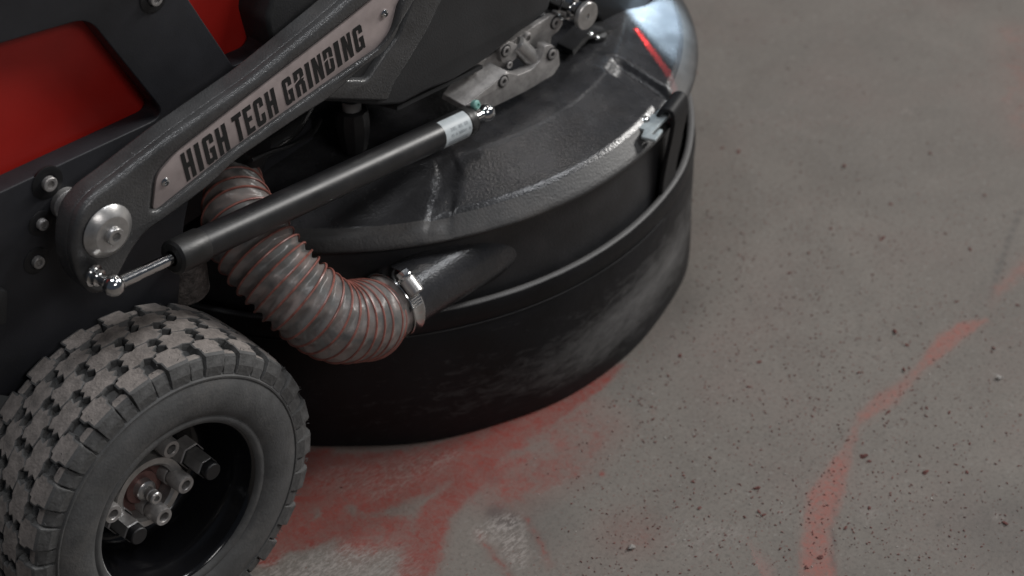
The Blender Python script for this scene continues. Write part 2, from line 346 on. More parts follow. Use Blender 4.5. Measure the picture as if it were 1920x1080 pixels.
# ------------------------------------------------------------------ grinding head: hood, skirt
HC = Vector((.477, .322, 0))
def sm(x, a, b): t = min(1, max(0, (x-a)/(b-a))); return t*t*(3-2*t)
def pad(phi, r):                                   # 1 on a raised sector, 0 in the grooves between them (degrees)
    g = 0.0; k = max(0, min(r, .335)-.28)
    for c0, sk, h, rp in ((-113.6, -94, 1.5, 1.0), (-66.2, -45, 2.0, 1.2), (-3, -60, 1.6, 1.2), (55, -60, 1.6, 1.2), (115, -60, 1.6, 1.2), (170, -60, 1.6, 1.2)):
        d = abs((phi-(c0+sk*k)+180) % 360-180); g = max(g, 1-sm(d, h, h+rp))
    return 1-g
def hood_z(r, phi):
    pd = pad(phi, r); o = .0045*(1-sm(phi, -119.5, -117)); e = .0035*(1-sm(phi, -119.5, -117))
    hi = [(0, .268), (.12, .268), (.266, .2622), (.2695, .2616), (.2725, .2600), (.316+o, .2450-e), (.3215+o, .2434-e), (.3245+o, .2412-e), (.332+o*.8, .2345), (.3405, .2270)]
    lo = [(0, .268), (.12, .268), (.262, .2618), (.268, .2590), (.277, .2500), (.318, .2350), (.324, .2325), (.328, .2300), (.334, .2285), (.3405, .2262)]
    def it(t):
        for (a, za), (b, zb) in zip(t[:-1], t[1:]):
            if r <= b: return za+(zb-za)*(r-a)/(b-a)
        return t[-1][1]
    k = .28 if phi < -100 else 1.0
    return it(hi)-(it(hi)-it(lo))*(1-pd)*k
def hood():
    rs = [.02, .12, .2, .25, .262, .2655, .268, .2693, .2705, .2718, .273, .276, .279, .284, .292, .30, .308, .314, .318, .320, .3215, .323, .3245, .326, .3275, .329, .3305, .332, .334, .337, .340]
    n = 1080; V = []; F = []
    rings = [[(r, hood_z(r, -180+360*k/n)) for k in range(n)] for r in rs]
    rings += [[(r, z)]*n for r, z in ((.3410, .2258), (.3412, .2248), (.3404, .2236), (.3385, .2228), (.3340, .2218), (.3322, .2200), (.3318, .214), (.331, .195), (.330, .150), (.329, .060))]
    for ring in rings:
        for k, (r, z) in enumerate(ring):
            a = R(-180+360*k/n); V.append((HC.x+r*math.cos(a), HC.y+r*math.sin(a), z))
    for j in range(len(rings)-1):
        for k in range(n):
            k2 = (k+1) % n; F.append((j*n+k, (j+1)*n+k, (j+1)*n+k2, j*n+k2))
    F.append(tuple(range(n)))
    lip0 = [i_ for i_, r_ in enumerate(rs) if r_ > .3255][0]
    return obj('hood', V, F, [coatm, hoodwall, bandm], idx=[(1 if (f[0]//n) >= len(rs)+4 else 2 if lip0 <= (f[0]//n) and len(f) == 4 else 0) for f in F], angle=50)
bandm = mat('dusty_hood_rim', (.026, .025, .025), .46, 0, (430, .8, .0004), (30, .3), (12, .50, (.085, .074, .066), .45))
hoodwall = mat('hood_side_wall', (.022, .022, .024), .5, 0, (420, .35, .0008), (20, .3), (16, .54, (.06, .055, .05), .4))
HOOD = hood()
def skirt_mat():
    m = mat('skirt_rubber', (.005, .005, .0062), .5, 0, None, (16, .4), spec=.3); nt = m.node_tree; N = nt.nodes; L = nt.links; b = N['Principled BSDF']
    prev = b.inputs['Base Color'].links[0].from_socket
    tc = N.new('ShaderNodeTexCoord'); at = N.new('ShaderNodeAttribute'); at.attribute_name = 'dust'
    n = N.new('ShaderNodeTexNoise'); n.inputs['Scale'].default_value = 40; n.inputs['Detail'].default_value = 9; n.inputs['Roughness'].default_value = .72; n.inputs['Distortion'].default_value = .8
    uv = N.new('ShaderNodeUVMap'); mp = N.new('ShaderNodeMapping'); mp.inputs['Scale'].default_value = (.35, 1, 1); L.new(uv.outputs[0], mp.inputs[0]); L.new(mp.outputs[0], n.inputs['Vector'])
    # print of fine diagonal ribs where the dust is thick
    wv = N.new('ShaderNodeTexWave'); wv.inputs['Scale'].default_value = 46; wv.inputs['Distortion'].default_value = 3.5; wv.inputs['Detail'].default_value = 2; L.new(uv.outputs[0], wv.inputs['Vector'])
    ad = N.new('ShaderNodeMath'); ad.operation = 'ADD'; L.new(n.outputs[0], ad.inputs[0]); L.new(at.outputs['Fac'], ad.inputs[1])
    mr = N.new('ShaderNodeMapRange'); mr.inputs[1].default_value = .62; mr.inputs[2].default_value = 1.35; L.new(ad.outputs[0], mr.inputs[0])
    wr = N.new('ShaderNodeMapRange'); wr.inputs[3].default_value = .55; wr.inputs[4].default_value = 1; L.new(wv.outputs[0], wr.inputs[0])
    mu = N.new('ShaderNodeMath'); mu.operation = 'MULTIPLY'; L.new(mr.outputs[0], mu.inputs[0]); L.new(wr.outputs[0], mu.inputs[1])
    mx = N.new('ShaderNodeMix'); mx.data_type = 'RGBA'; L.new(mu.outputs[0], mx.inputs[0]); L.new(prev, mx.inputs[6]); mx.inputs[7].default_value = (.185, .182, .180, 1)
    L.new(mx.outputs[2], b.inputs['Base Color'])
    n3 = N.new('ShaderNodeTexNoise'); n3.inputs['Scale'].default_value = 60; n3.inputs['Detail'].default_value = 4; L.new(tc.outputs['Object'], n3.inputs['Vector'])
    bp = N.new('ShaderNodeBump'); bp.inputs['Strength'].default_value = .3; bp.inputs['Distance'].default_value = .002; L.new(n3.outputs[0], bp.inputs['Height']); L.new(bp.outputs[0], b.inputs['Normal'])
    return m
def skirt():
    n = 540; prof = [(.3335, .1470), (.3345, .1488), (.3370, .1496), (.3395, .1494), (.3408, .1474), (.3412, .140), (.3414, .1285), (.3408, .1275), (.3414, .1262), (.3424, .110), (.3430, .085), (.3432, .06), (.3432, .035), (.3428, .014), (.3420, .0015), (.3395, .0015), (.3390, .03), (.334, .12)]
    V = []; F = []; D = []; UVs = []
    for j, (r0, z0) in enumerate(prof):
        for k in range(n):
            ph = -180+360*k/n; a = R(ph)
            wob = (.0009*math.sin(11*a+z0*30)*(1 if z0 < .12 else 0)+.0012*math.sin(3*a+1)+.0008*math.sin(7*a+2)+.0005*math.sin(17*a))*min(1, (.15-z0)*12)
            lift = .003*math.exp(-((ph+66)/9.)**2)*sm(z0, .10, .148) 
            r = r0+wob+(.003*math.exp(-((ph+66)/9.)**2)*sm(z0, .08, .14)); V.append((HC.x+r*math.cos(a), HC.y+r*math.sin(a), z0+lift))
            g = math.exp(-((ph+74-(z0-.06)*60)/17.)**2)*math.exp(-((z0-.062)/.030)**2)*.62 + math.exp(-((ph+92)/13.)**2)*math.exp(-((z0-.045)/.022)**2)*.38
            g += .04*math.exp(-((ph+60)/14.)**2) + .16*math.exp(-((ph+112)/15.)**2)*math.exp(-((z0-.05)/.03)**2) + (1.1 if j in (0, 1, 2, 3) else 0) + .02
            D.append(g); UVs.append((a*.343*3, z0*3))
    m_ = len(prof)
    for j in range(m_):
        for k in range(n):
            k2 = (k+1) % n; j2 = (j+1) % m_; F.append((j*n+k, j2*n+k, j2*n+k2, j*n+k2))
    o = obj('skirt', V, F, skirt_mat(), angle=60)
    me = o.data; at = me.attributes.new('dust', 'FLOAT', 'POINT'); at.data.foreach_set('value', np.array(D, dtype=np.float32))
    uv = me.uv_layers.new(name='UVMap'); vi = np.empty(len(me.loops), dtype=np.int32); me.loops.foreach_get('vertex_index', vi); uv.data.foreach_set('uv', np.array(UVs, dtype=np.float32)[vi].ravel())
    return o
SKIRT = skirt()
# welded seam bead round the skirt
b = MB(); pts = []
for k in range(200):
    a = R(-178+k*.8); pts.append((HC.x+.3420*math.cos(a), HC.y+.3420*math.sin(a), .1270))
b.tube(pts, .0006, 6).obj('seam', rubber, SKIRT)

# suction port of the hood (short pipe that merges into the side wall)
PP = Vector((.262, .032, .181)); PD = Vector((1, .035, .012)).normalized()
b = MB(); b.lathe([(.0255, -.004), (.0285, -.004), (.0288, .02), (.0300, .06), (.0325, .10), (.033, .16)], PP, PD, 64, cap=False)
b.lathe([(.0255, -.004), (.0255, .05)], PP, PD, 64, cap=False)
PORT = b.obj('suction_port', coatm, HOOD)
# ------------------------------------------------------------------ wheel
WC = Vector((0, 0, .14))
prof = [(.0800, .002), (.0775, -.001), (.0760, .000), (.0745, .003), (.0735, .010), (.0700, .016), (.0680, .022), (.0675, .052), (.0650, .058), (.0600, .061), (.030, .061), (.012, .061)]
b = MB(); b.lathe([(r, -y) for r, y in prof], (0, 0, 0), OUT, 128, cap=False)
WHEEL = link('wheel', mesh('wheel', b.V, b.F, gloss, None, True, 40), ROOT, loc=WC, label='black glossy dished rim with silver hub bolts and dusty knobbly tyre')
# tyre carcass
tp = [(.0770, .004), (.0772, -.001), (.0790, -.0035), (.0830, -.0040), (.0850, -.0030), (.0868, -.0046), (.0900, -.0060), (.0980, -.0072), (.1080, -.0066), (.1160, -.0040), (.1178, -.0030), (.1184, -.0040), (.1198, -.0040), (.1204, -.0022), (.1230, .0000), (.1290, .0035), (.1310, .0080)]
tp2 = [(r, .092-y) for r, y in tp[::-1]]
mid = [(.1340, .016), (.1350, .030), (.1354, .046), (.1350, .062), (.1340, .076)]
b = MB(); b.lathe([(r, -y) for r, y in tp+mid+tp2], (0, 0, 0), OUT, 160, cap=False)
link('tyre', mesh('tyre', b.V, b.F, tyrem, None, True, 50), WHEEL)
NB = 24
def block_mesh(name, outline, rb, rt_, skew=0.0, dimple=True):
    """outline: (arc length, axial y) ; a knob bent round the wheel axis, base radius rb, crown radius rt(y)"""
    V = []; F = []; n = len(outline)
    cx = sum(p[0] for p in outline)/n; cy = sum(p[1] for p in outline)/n
    def put(s, y, r): a = s/.139; V.append((r*math.sin(a), y, r*math.cos(a)))
    for s, y in outline: put(cx+(s-cx)*1.07, cy+(y-cy)*1.07, rb)
    for s, y in outline: put(cx+(s-cx)*1.0, cy+(y-cy)*1.0, rt_(y)-.0007)
    for s, y in outline: put(cx+(s-cx)*.93, cy+(y-cy)*.93, rt_(y))
    put(cx, cy, rt_(cy)+.0002)
    for k in range(n):
        k2 = (k+1) % n
        F.append((k, k2, n+k2, n+k)); F.append((n+k, n+k2, 2*n+k2, 2*n+k)); F.append((2*n+k, 2*n+k2, 3*n))
    idx = [0, 0, 1]*n
    me = mesh(name, V, F, [treadm, treadtop], idx, False); bm = bmesh.new(); bm.from_mesh(me); bmesh.ops.recalc_face_normals(bm, faces=bm.faces); bm.to_mesh(me); bm.free(); return me
crown = lambda y: .1420-.0032*((y-.046)/.046)**2
star = [(x_*1.16, y_*1.0) for x_, y_ in [(.0150, .0002), (.0108, .0032), (.0126, .0080), (.0044, .0092), (-.0006, .0070), (-.0058, .0096), (-.0120, .0066), (-.0102, .0022), (-.0150, -.0006), (-.0108, -.0036), (-.0126, -.0082), (-.0044, -.0092), (.0006, -.0072), (.0058, -.0096), (.0120, -.0064), (.0104, -.0024)]]
rows = []
variants = []
for ri, yc in enumerate((.0285, .046, .0635)):
    vs = []
    for q in range(7):
        rr = random.Random(ri*10+q); vs.append(block_mesh('tread_block', [(s+rr.uniform(-.0009, .0009), yc+y+rr.uniform(-.0007, .0007)) for s, y in star], .1310, crown))
    variants.append((vs, ri % 2))
def shoulder_mesh(sgn, wide):
    """knob of the tread edge that also runs down the side wall"""
    f = lambda y: y if sgn > 0 else .092-y
    w0, w1 = (.0124, .0096) if wide else (.0072, .0066)
    # cross-section stations from crown to side wall: (y, r_top, r_base, half width)
    if wide: st = [(.0200, .1412, .1315, w0*.62), (.0178, .1410, .1315, w0*.68), (.0172, .1410, .1315, w0*1.02), (.0115, .1405, .1315, w0*1.05), (.0098, .1402, .1315, w0*.84), (.0030, .1392, .1300, w0*.86), (.0004, .1378, .1270, w1), (-.0026, .1290, .1240, w1), (-.0024, .1212, .1205, w1*.95)]
    else: st = [(.0098, .1360, .1310, w0*.7), (.0070, .1362, .1305, w0), (.0040, .1358, .1290, w0), (.0018, .1345, .1265, w1), (-.0010, .1285, .1240, w1), (-.0022, .1212, .1205, w1*.9)]
    V = []; F = []; I = []
    for y, r1, r0, w in st:
        for s, r, yy in ((-w*1.06, r0, y+.0030), (-w, r1-.0004, y), (-w*.88, r1, y), (w*.88, r1, y), (w, r1-.0004, y), (w*1.06, r0, y+.0030)):
            a = s/.139; V.append((r*math.sin(a), f(yy), r*math.cos(a)))
    for j in range(len(st)-1):
        for k in range(5):
            F.append((j*6+k, j*6+k+1, (j+1)*6+k+1, (j+1)*6+k)); I.append(1 if (k == 2 and j < len(st)-4) else 0)
    F.append((0, 1, 2, 3, 4, 5)); I.append(0); e = (len(st)-1)*6; F.append((e+5, e+4, e+3, e+2, e+1, e)); I.append(0)
    me = mesh('shoulder_block', V, F, [treadm, treadtop], I, False); bm = bmesh.new(); bm.from_mesh(me); bmesh.ops.recalc_face_normals(bm, faces=bm.faces); bm.to_mesh(me); bm.free(); return me
step = 2*math.pi/NB
for vs, off in variants:
    for k in range(NB):
        link('tread_block', random.choice(vs), WHEEL, rot=(0, (k+.5*off)*step+random.uniform(-.006, .006), 0))
for sgn in (1, -1):
    mw, mn = shoulder_mesh(sgn, True), shoulder_mesh(sgn, False)
    for k in range(NB):
        link('shoulder_block', mw, WHEEL, rot=(0, (k+.5)*step, 0)); link('shoulder_block', mn, WHEEL, rot=(0, k*step, 0))
# moulding whiskers
b = MB()
for k in range(190):
    a = random.uniform(-1.5, 2.6); y = random.choice([random.uniform(-.002, .012)]*3+[random.uniform(0, .092)]); r = crown(y)-.0015 if y > .004 else random.uniform(.124, .137)
    p = Vector((r*math.sin(a), y, r*math.cos(a))); l = random.uniform(.0012, .0042)
    d = (Vector((math.sin(a), -.5 if y < .01 else random.uniform(-.3, .3), math.cos(a)))+Vector([random.uniform(-.7, .7) for _ in range(3)])).normalized()
    q = p+d*l+Vector([random.uniform(-.001, .001) for _ in range(3)]); b.tube([p, (p+q)/2+Vector((0, 0, .0003)), q], [.00032, .00026, .00012], 4)
wh = link('rubber_whiskers', mesh('rubber_whiskers', b.V, b.F, tyrem, None, False), WHEEL); wh['kind'] = 'stuff'
def WL(u, v, Y): p = U(u, v, Y); return p-WC
# hub ring, hub disc, centre stud, bolts, spacers
hc = WL(272, 918, .034)
MB().lathe([(.0245, -.012), (.0245, .004), (.0270, .006), (.0325, .006), (.0335, .004), (.0335, -.024)], hc, OUT, 64, cap=False).obj('hub_ring', steel, WHEEL)
MB().lathe([(.0240, 0), (.0155, -.001), (.0155, .003), (.0148, .004), (.0075, .004), (.007, .0045)], hc+Vector((0, .008, 0)), OUT, 48, cap=False).obj('hub_disc', [pinkm], WHEEL)
MB().lathe([(.0090, 0), (.0090, .006), (.0075, .0075), (.0052, .008), (.0052, .0115), (.0058, .012), (.0058, .0135), (.0050, .014), (.0050, .0155), (.0056, .016), (.0056, .0185), (.0048, .0195), (.0028, .0195), (.0026, .015), (0, .015)], hc+Vector((0, .004, 0)), OUT, 32, cap=False).obj('centre_stud', steel, WHEEL)
for u, v in ((322, 843), (349, 910), (308, 970), (213, 965)):
    p = WL(u, v, .016); cap_bolt(p+Vector((0, .016, 0)), .0084, .016, WHEEL, 'hub_bolt', dullsteel)
    MB().lathe([(.0096, 0), (.0096, .024), (.0090, .025), (.008, .025)], p+Vector((0, .042, 0)), OUT, 32, cap=False).obj('bolt_collar', dullsteel, WHEEL)
for u, v, ln in ((390, 878, .021), (252, 998, .019)):
    p = WL(u, v, .014)
    MB().lathe([(.0094, 0), (.0099, .0012), (.0099, ln-.0012), (.0092, ln)], p+Vector((0, ln, 0)), OUT, 6, cap=False).obj('hex_spacer', steel, WHEEL, 20)
    MB().lathe([(.0078, ln-.0002), (.0078, ln+.006), (.0070, ln+.007), (0, ln+.007)], p+Vector((0, ln, 0)), OUT, 24, cap=False).obj('spacer_sleeve', blackm, WHEEL, 20)
    MB().lathe([(.0124, -.014), (.0124, 0), (.0112, .001)], p+Vector((0, ln, 0)), OUT, 6, cap=False).obj('hex_nut', dullsteel, WHEEL, 20)
MB().lathe([(.052, 0), (.052, .002), (.0505, .0026), (.030, .0026)], Vector((hc.x, .058, hc.z)), OUT, 96, cap=False).obj('hub_plate', gloss, WHEEL)

# ------------------------------------------------------------------ chassis side plate with windows, red body
YF = .098
out = xz([(-260, 700), (-260, -240), (720, -240), (660, -30), (560, 60), (455, 150), (380, 250), (345, 420), (330, 640), (120, 760)], YF)
w1 = xz([(-180, 446), (0, 361), (312, 216), (166, 34), (0, 82), (-180, 136)], YF)
w2 = xz([(334, -30), (437, 124), (488, 102), (545, -60), (440, -160)], YF)
V, F = side([rounded(out, .01), rounded(w1, [.01, 0, .016, .014, 0, .01], 7), rounded(w2, [.01, .002, .006, .01, .01], 6)], YF, YF+.020, .0012)
CHAS = obj('side_plate', V, F, platem, angle=30)
V, F = side([xz([(-300, 560), (-300, -300), (760, -300), (700, 60), (420, 300)], YF+.022)], YF+.0225, YF+.06, .002)
obj('red_cover', V, F, redm, label='deep red body cover behind the openings of the black side plate')
# slim frame strip right of the second opening
V, F = side([xz([(512, 92), (548, -60), (600, -60), (548, 48)], YF-.003)], YF-.006, YF-.0005, .001); obj('frame_rib', V, F, headm)
for u, v, r in ((93, 345, .0068), (80, 421, .0052), (72, 492, .0056), (292, -2, .0062)):
    p = U(u, v, YF-.003); p.y = YF+.001
    MB().lathe([(r*2.0, 0), (r*2.0, .0016), (r*1.86, .002), (r*1.1, .002)], p, OUT, 40, cap=False).obj('washer', blackm, CHAS)
    cap_bolt(Vector((p.x, YF-.001, p.z)), r*.88, .004, CHAS, 'side_bolt', dullsteel)
V, F = side([rounded(xz([(-60, 545), (14, 545), (12, 608), (-60, 620)], YF-.006), .002)], YF-.006, YF+.002, .0006); obj('rear_lug', V, F, headm)
# dark machine interior behind the plate
b = MB(); V = [(-.6, .17, .16), (.30, .17, .27), (.30, .17, .75), (-.6, .17, .75), (-.6, .48, .16), (.30, .48, .27), (.30, .48, .75), (-.6, .48, .75)]
b.add(V, [(0, 1, 2, 3), (7, 6, 5, 4), (0, 4, 5, 1), (1, 5, 6, 2), (3, 2, 6, 7), (0, 3, 7, 4)]).obj('body_shell', platem)
b = MB(); b.lathe([(.02, -.03), (.02, .03)], Vector((0, .098, .14)), OUT, 32).obj('axle', platem)
# dusty cast part visible between the wheel and the strut
p = U(352, 535, .10)
b = MB(); b.lathe([(.0, -.022), (.022, -.022), (.0235, -.020), (.0235, .018), (.022, .020), (0, .020)], p+Vector((.008, .022, 0)), Vector((0, 0, 1)), 40, cap=False).obj('cast_boss', dustm)

# ------------------------------------------------------------------ lift arm
YA = .046
outl = [(140, 440), (150, 400), (180, 366), (207, 347), (320, 259), (477, 149), (627, 26), (700, -40), (830, -120), (820, -60), (775, 10), (752, 50), (732, 82), (700, 112), (620, 187), (560, 224), (440, 306), (395, 350), (330, 400), (275, 437), (250, 470), (228, 512), (210, 546), (175, 556), (150, 528), (137, 480)]
pock = [(284, 396), (291, 328), (326, 288), (640, 46), (712, -10), (800, -80), (752, 8), (737, 62), (716, 90), (620, 155), (440, 283), (300, 396)]
A0 = xz(outl, YA); PK = xz(pock, YA)
V1, F1 = side([rounded(A0, .010), rounded(PK, [.003, .008, .01, .002, .004, .01, .004, .01, .006, .002, .002, .004])], YA, YA+.012, .0045, 4)
V2, F2 = side([rounded([p for p in A0], .010)], YA+.0065, YA+.026, .004, 4)
ARM = MB().add(V1, F1).add(V2, F2).obj('lift_arm', armm, angle=40, label='textured charcoal swing arm carrying the engraved nameplate')
# pivot: big bevelled cap + bolt, spacer to the chassis
pc = U(207, 437, YA-.004); pc.y = YA
MB().lathe([(.0218, -.001), (.0218, .001), (.0208, .0022), (.0150, .0068), (.0145, .0070), (.0066, .0070), (.0063, .0060)], pc, OUT, 72, cap=False).obj('pivot_cap', steel, ARM, 20)
MB().lathe([(.0218, -.001), (.0222, -.001), (.0222, .0005), (.0218, .001)], pc, OUT, 72, cap=False).obj('pivot_seal', blackm, ARM, 20)
cap_bolt(pc-Vector((0, .0055, 0)), .0072, .0062, ARM, 'pivot_bolt', steel)
MB().lathe([(.0125, 0), (.0125, .006), (.0115, .007), (.0115, .009), (.0145, .010), (.0145, .024), (.0135, .028)], Vector((pc.x-.001, YF+.001, pc.z+.001)), OUT, 56, cap=True).obj('pivot_spacer', dullsteel, ARM, 25)

# ------------------------------------------------------------------ nameplate
YN = YA+.0042
NPp = [(289, 393), (296, 330), (329, 292), (640, 50), (712, -8), (795, -75), (746, 8), (733, 60), (713, 88), (618, 152), (440, 280), (298, 393)]
V, F = side([rounded(xz(NPp, YA+.003), [.003, .007, .009, .002, .004, .01, .004, .009, .005, .002, .002, .003])], YN, YN+.0022, .0002, 1)
NP = obj('nameplate', V, F, plainm, label='brushed metal nameplate reading HIGH TECH GRINDING')
GL = {
 'H': [[(0, 0), (0, 1), (.38, 1), (.38, .60), (.62, .60), (.62, 1), (1, 1), (1, 0), (.62, 0), (.62, .42), (.38, .42), (.38, 0)]],
 'I': [[(0, 0), (0, 1), (1, 1), (1, 0)]],
 'T': [[(0, 1), (1, 1), (1, .83), (.70, .83), (.70, 0), (.30, 0), (.30, .83), (0, .83)]],
 'E': [[(0, 0), (0, 1), (1, 1), (1, .83), (.42, .83), (.42, .59), (.88, .59), (.88, .43), (.42, .43), (.42, .17), (1, .17), (1, 0)]],
 'C': [[(1, .64), (.63, .64), (.63, .84), (.38, .84), (.38, .16), (.63, .16), (.63, .38), (1, .38), (1, .09), (.86, 0), (.14, 0), (0, .09), (0, .91), (.14, 1), (.86, 1), (1, .91)]],
 'G': [[(1, .66), (.63, .66), (.63, .84), (.38, .84), (.38, .16), (.62, .16), (.62, .36), (.52, .36), (.52, .51), (1, .51), (1, 0), (.84, 0), (.76, .06), (.62, 0), (.14, 0), (0, .09), (0, .91), (.14, 1), (.86, 1), (1, .91)]],
 'N': [[(0, 0), (0, 1), (.40, 1), (.66, .45), (.66, 1), (1, 1), (1, 0), (.64, 0), (.36, .58), (.36, 0)]],
 'R': [[(0, .60), (0, 1), (.86, 1), (1, .90), (1, .66), (.62, .60), (.62, .84), (.38, .84), (.38, .66)], [(0, 0), (0, .53), (.50, .60), (1, .57), (.86, .50), (1, .42), (1, 0), (.62, 0), (.62, .42), (.38, .42), (.38, 0)]],
 'D': [[(0, .60), (0, 1), (.84, 1), (1, .90), (1, .56), (.62, .62), (.62, .84), (.38, .84), (.38, .66)], [(0, 0), (0, .53), (.38, .58), (.38, .17), (.62, .17), (.62, .55), (1, .49), (1, .10), (.84, 0)]],
}
word = [('H', 350.5, 368.5), ('I', 374, 382), ('G', 388, 406), ('H', 411.5, 429.5), ('T', 441.5, 458), ('E', 461.5, 476), ('C', 480.5, 496.5), ('H', 502, 519), ('G', 533.5, 549.5), ('R', 555, 572), ('I', 577, 584.5), ('N', 589.5, 606.5), ('D', 611, 627), ('I', 632, 640.5), ('N', 646, 663), ('G', 668, 685)]
o0 = U(351, 340.5, YN); o1 = U(685, 88, YN); o2 = U(338, 290, YN); o3 = U(676, 44, YN)
for ch, a, c in word:
    b = MB()
    for pl in GL[ch]:
        pts = []
        for x, y in pl:
            t = (a+(c-a)*x-351)/(685-351); bot = o0.lerp(o1, t); top = o2.lerp(o3, t); q = bot.lerp(top, y); pts.append((q.x, q.z))
        V, F = side([pts], YN-.00035, YN+.001, .00002, 0); b.add(V, F)
    b.obj('letter', letterm, NP)
for u, v in ((311, 342), (722, 26)):
    p = U(u, v, YN-.001); p.y = YN
    b = MB(); b.lathe([(.0036, -.0002), (.0037, .0006), (.0030, .0016), (.0016, .0021), (.0014, .0008), (0, .0008)], p, OUT, 28, cap=False); b.obj('plate_screw', chrome, NP)

# ------------------------------------------------------------------ gas strut
B0 = U(213, 535, .022); B1 = U(911, 211, .066)
ax = (B1-B0).normalized(); LEN = (B1-B0).length
STR = MB().lathe([(.0, .062), (.0108, .062), (.0118, .064), (.0125, .066), (.0129, .080), (.0129, LEN-.030), (.0130, LEN-.024), (.010, LEN-.0215), (0, LEN-.0215)], B0, ax, 64, cap=False).obj('gas_strut', strutm, angle=30, label='black gas strut with chrome rod and white sticker')
MB().lathe([(.0062, .0580), (.0114, .0585), (.0137, .0605), (.0140, .063), (.0140, .0875), (.0137, .0885), (.0127, .0886)], B0, ax, 64, cap=False).obj('end_cap', capm, STR, 30)
MB().lathe([(.0130, LEN-.0335), (.0134, LEN-.033), (.0134, LEN-.0275), (.0122, LEN-.024), (.0095, LEN-.0225)], B0, ax, 64, cap=False).obj('end_cap', capm, STR, 30)
MB().lathe([(.0047, 0), (.0047, .066)], B0, ax, 32).obj('rod', chrome, STR)
for B, sgn in ((B0, 1), (B1, -1)):
    b = MB(); prof = [(.0085*math.sin(R(a)), -.0085*math.cos(R(a))) for a in range(0, 150, 12)]+[(.0050, .0082), (.0050, .024)]
    b.lathe([(r, h) for r, h in prof], B, ax*sgn, 36, cap=False)
    b.obj('ball_socket', chrome, STR)
    if sgn > 0:
        MB().lathe([(.0045, 0), (.0045, .013), (.0068, .0132), (.0068, .0175), (.0088, .0178), (.0088, .0195)], B, Vector((-.25, 1, .12)), 24).obj('ball_stud', chrome, STR, 30)
    else:
        MB().lathe([(.0035, -.002), (.0035, .03)], B, Vector((-.35, 1, .25)), 24).obj('ball_stud', chrome, STR, 30)
p = U(892, 199, .062); MB().lathe([(.0042, 0), (.0045, .001), (.0045, .004), (.0034, .0052), (.0018, .0055), (.0015, .004), (0, .004)], p+Vector((0, .003, 0)), Vector((.2, -1, .25)), 24, cap=False).obj('grease_cap', greenm, STR)
# sticker wrapped on the tube
d, u_, w_ = frame_of(ax); toC = (Vector((0, 0, CZ))-toW(B1)); toCm = Vector((toC.dot(MX), toC.dot(MY), toC.z)); 
a0 = math.atan2(toCm.dot(w_), toCm.dot(u_))
def onstrut(h, a, r=.01305): return B0+d*h+(u_*math.cos(a)+w_*math.sin(a))*r
def patch(h0, h1, aa, ab, r, n=24):
    V = []; F = []
    for k in range(n+1):
        a = aa+(ab-aa)*k/n
        V += [onstrut(h0, a, r), onstrut(h1, a, r)]
    for k in range(n): F.append((2*k, 2*k+1, 2*k+3, 2*k+2))
    return V, F
upa = None
for a in np.linspace(0, 2*math.pi, 73):
    q = onstrut(0, a)-B0
    if upa is None or q.z > upa[1]: upa = (a, q.z)
sg = 1 if ((a0-upa[0]+math.pi) % (2*math.pi)-math.pi) > 0 else -1       # angle direction from top towards the viewer
LH1 = LEN-.0345; LH0 = LEN-.0690
V, F = patch(LH0, LH1, upa[0]+sg*R(2), upa[0]+sg*R(170), .01302); ST = MB().add(V, F).obj('sticker', labelm, STR)
def inks(text, h, a, size, gap=.18):
    """tiny printed characters as short bars on the sticker: seven-segment style strokes"""
    seg = {'0': 'abcdef', '1': 'bc', '2': 'abged', '3': 'abgcd', '4': 'fgbc', '5': 'afgcd', '6': 'afgedc', '8': 'abcdefg', '9': 'abcdfg', 'B': 'abcdefg', 'S': 'afgcd', 'P': 'abefg', 'A': 'abcefg', 'N': 'abcef', 'G': 'afedc', 'F': 'aefg', 'X': 'bcefg', ' ': ''}
    mb = MB(); wd = size*.6; t = size*.13; x = h
    for chh in text:
        for s in seg[chh]:
            X0, X1, Y0, Y1 = {'a': (0, wd, size-t, size), 'g': (0, wd, size/2-t/2, size/2+t/2), 'd': (0, wd, 0, t), 'f': (0, t, size/2, size), 'b': (wd-t, wd, size/2, size), 'e': (0, t, 0, size/2), 'c': (wd-t, wd, 0, size/2)}[s]
            V, F = patch(x+X0, x+X1, a-sg*Y1/.0136, a-sg*Y0/.0136, .01312, 1); mb.add(V, F)
        x += wd*(1+gap+.25)
    return mb
inks('085 BN 0A', LH0+.0075, upa[0]+sg*R(62), .0030).obj('print', inkm, STR)
inks('25 A 9006N 16', LH0+.0065, upa[0]+sg*R(84), .0024).obj('print', inkm, STR)
mb = MB()
for aa, th in ((100, 2.2), (106, 1.4), (112, 2.6)):
    V, F = patch(LH0+.004, LH1-.005, upa[0]+sg*R(aa), upa[0]+sg*R(aa+th), .01312, 3); mb.add(V, F)
mb.obj('print', inkm, STR)

# ------------------------------------------------------------------ dust hose
hp = [U(772, 548, .030), U(752, 563, .029), U(722, 586, .024), U(680, 600, .018), U(628, 602, .012), U(578, 571, .020), U(528, 524, .040), U(482, 470, .066), U(454, 418, .090), U(442, 370, .115), U(440, 335, .135), U(441, 306, .150)]
hp[0] = PP+PD*.012; hp[1] = PP-PD*.004; hp[2] = PP-PD*.028
def catmull(P, m):
    out = []; P = [P[0]*2-P[1]]+P+[P[-1]*2-P[-2]]
    for i in range(1, len(P)-2):
        for k in range(m):
            t = k/m; a, b_, c, e = P[i-1], P[i], P[i+1], P[i+2]
            out.append(.5*((2*b_)+(c-a)*t+(2*a-5*b_+4*c-e)*t*t+(3*b_-a-3*c+e)*t**3))
    out.append(P[-2]); return out
HP = catmull(hp, 60); cum = [0]
for a, b_ in zip(HP[:-1], HP[1:]): cum.append(cum[-1]+(b_-a).length)
HL = cum[-1]; NS = 620; NT = 64; V = []; F = []; coil = []; fr = None; TURN = 27
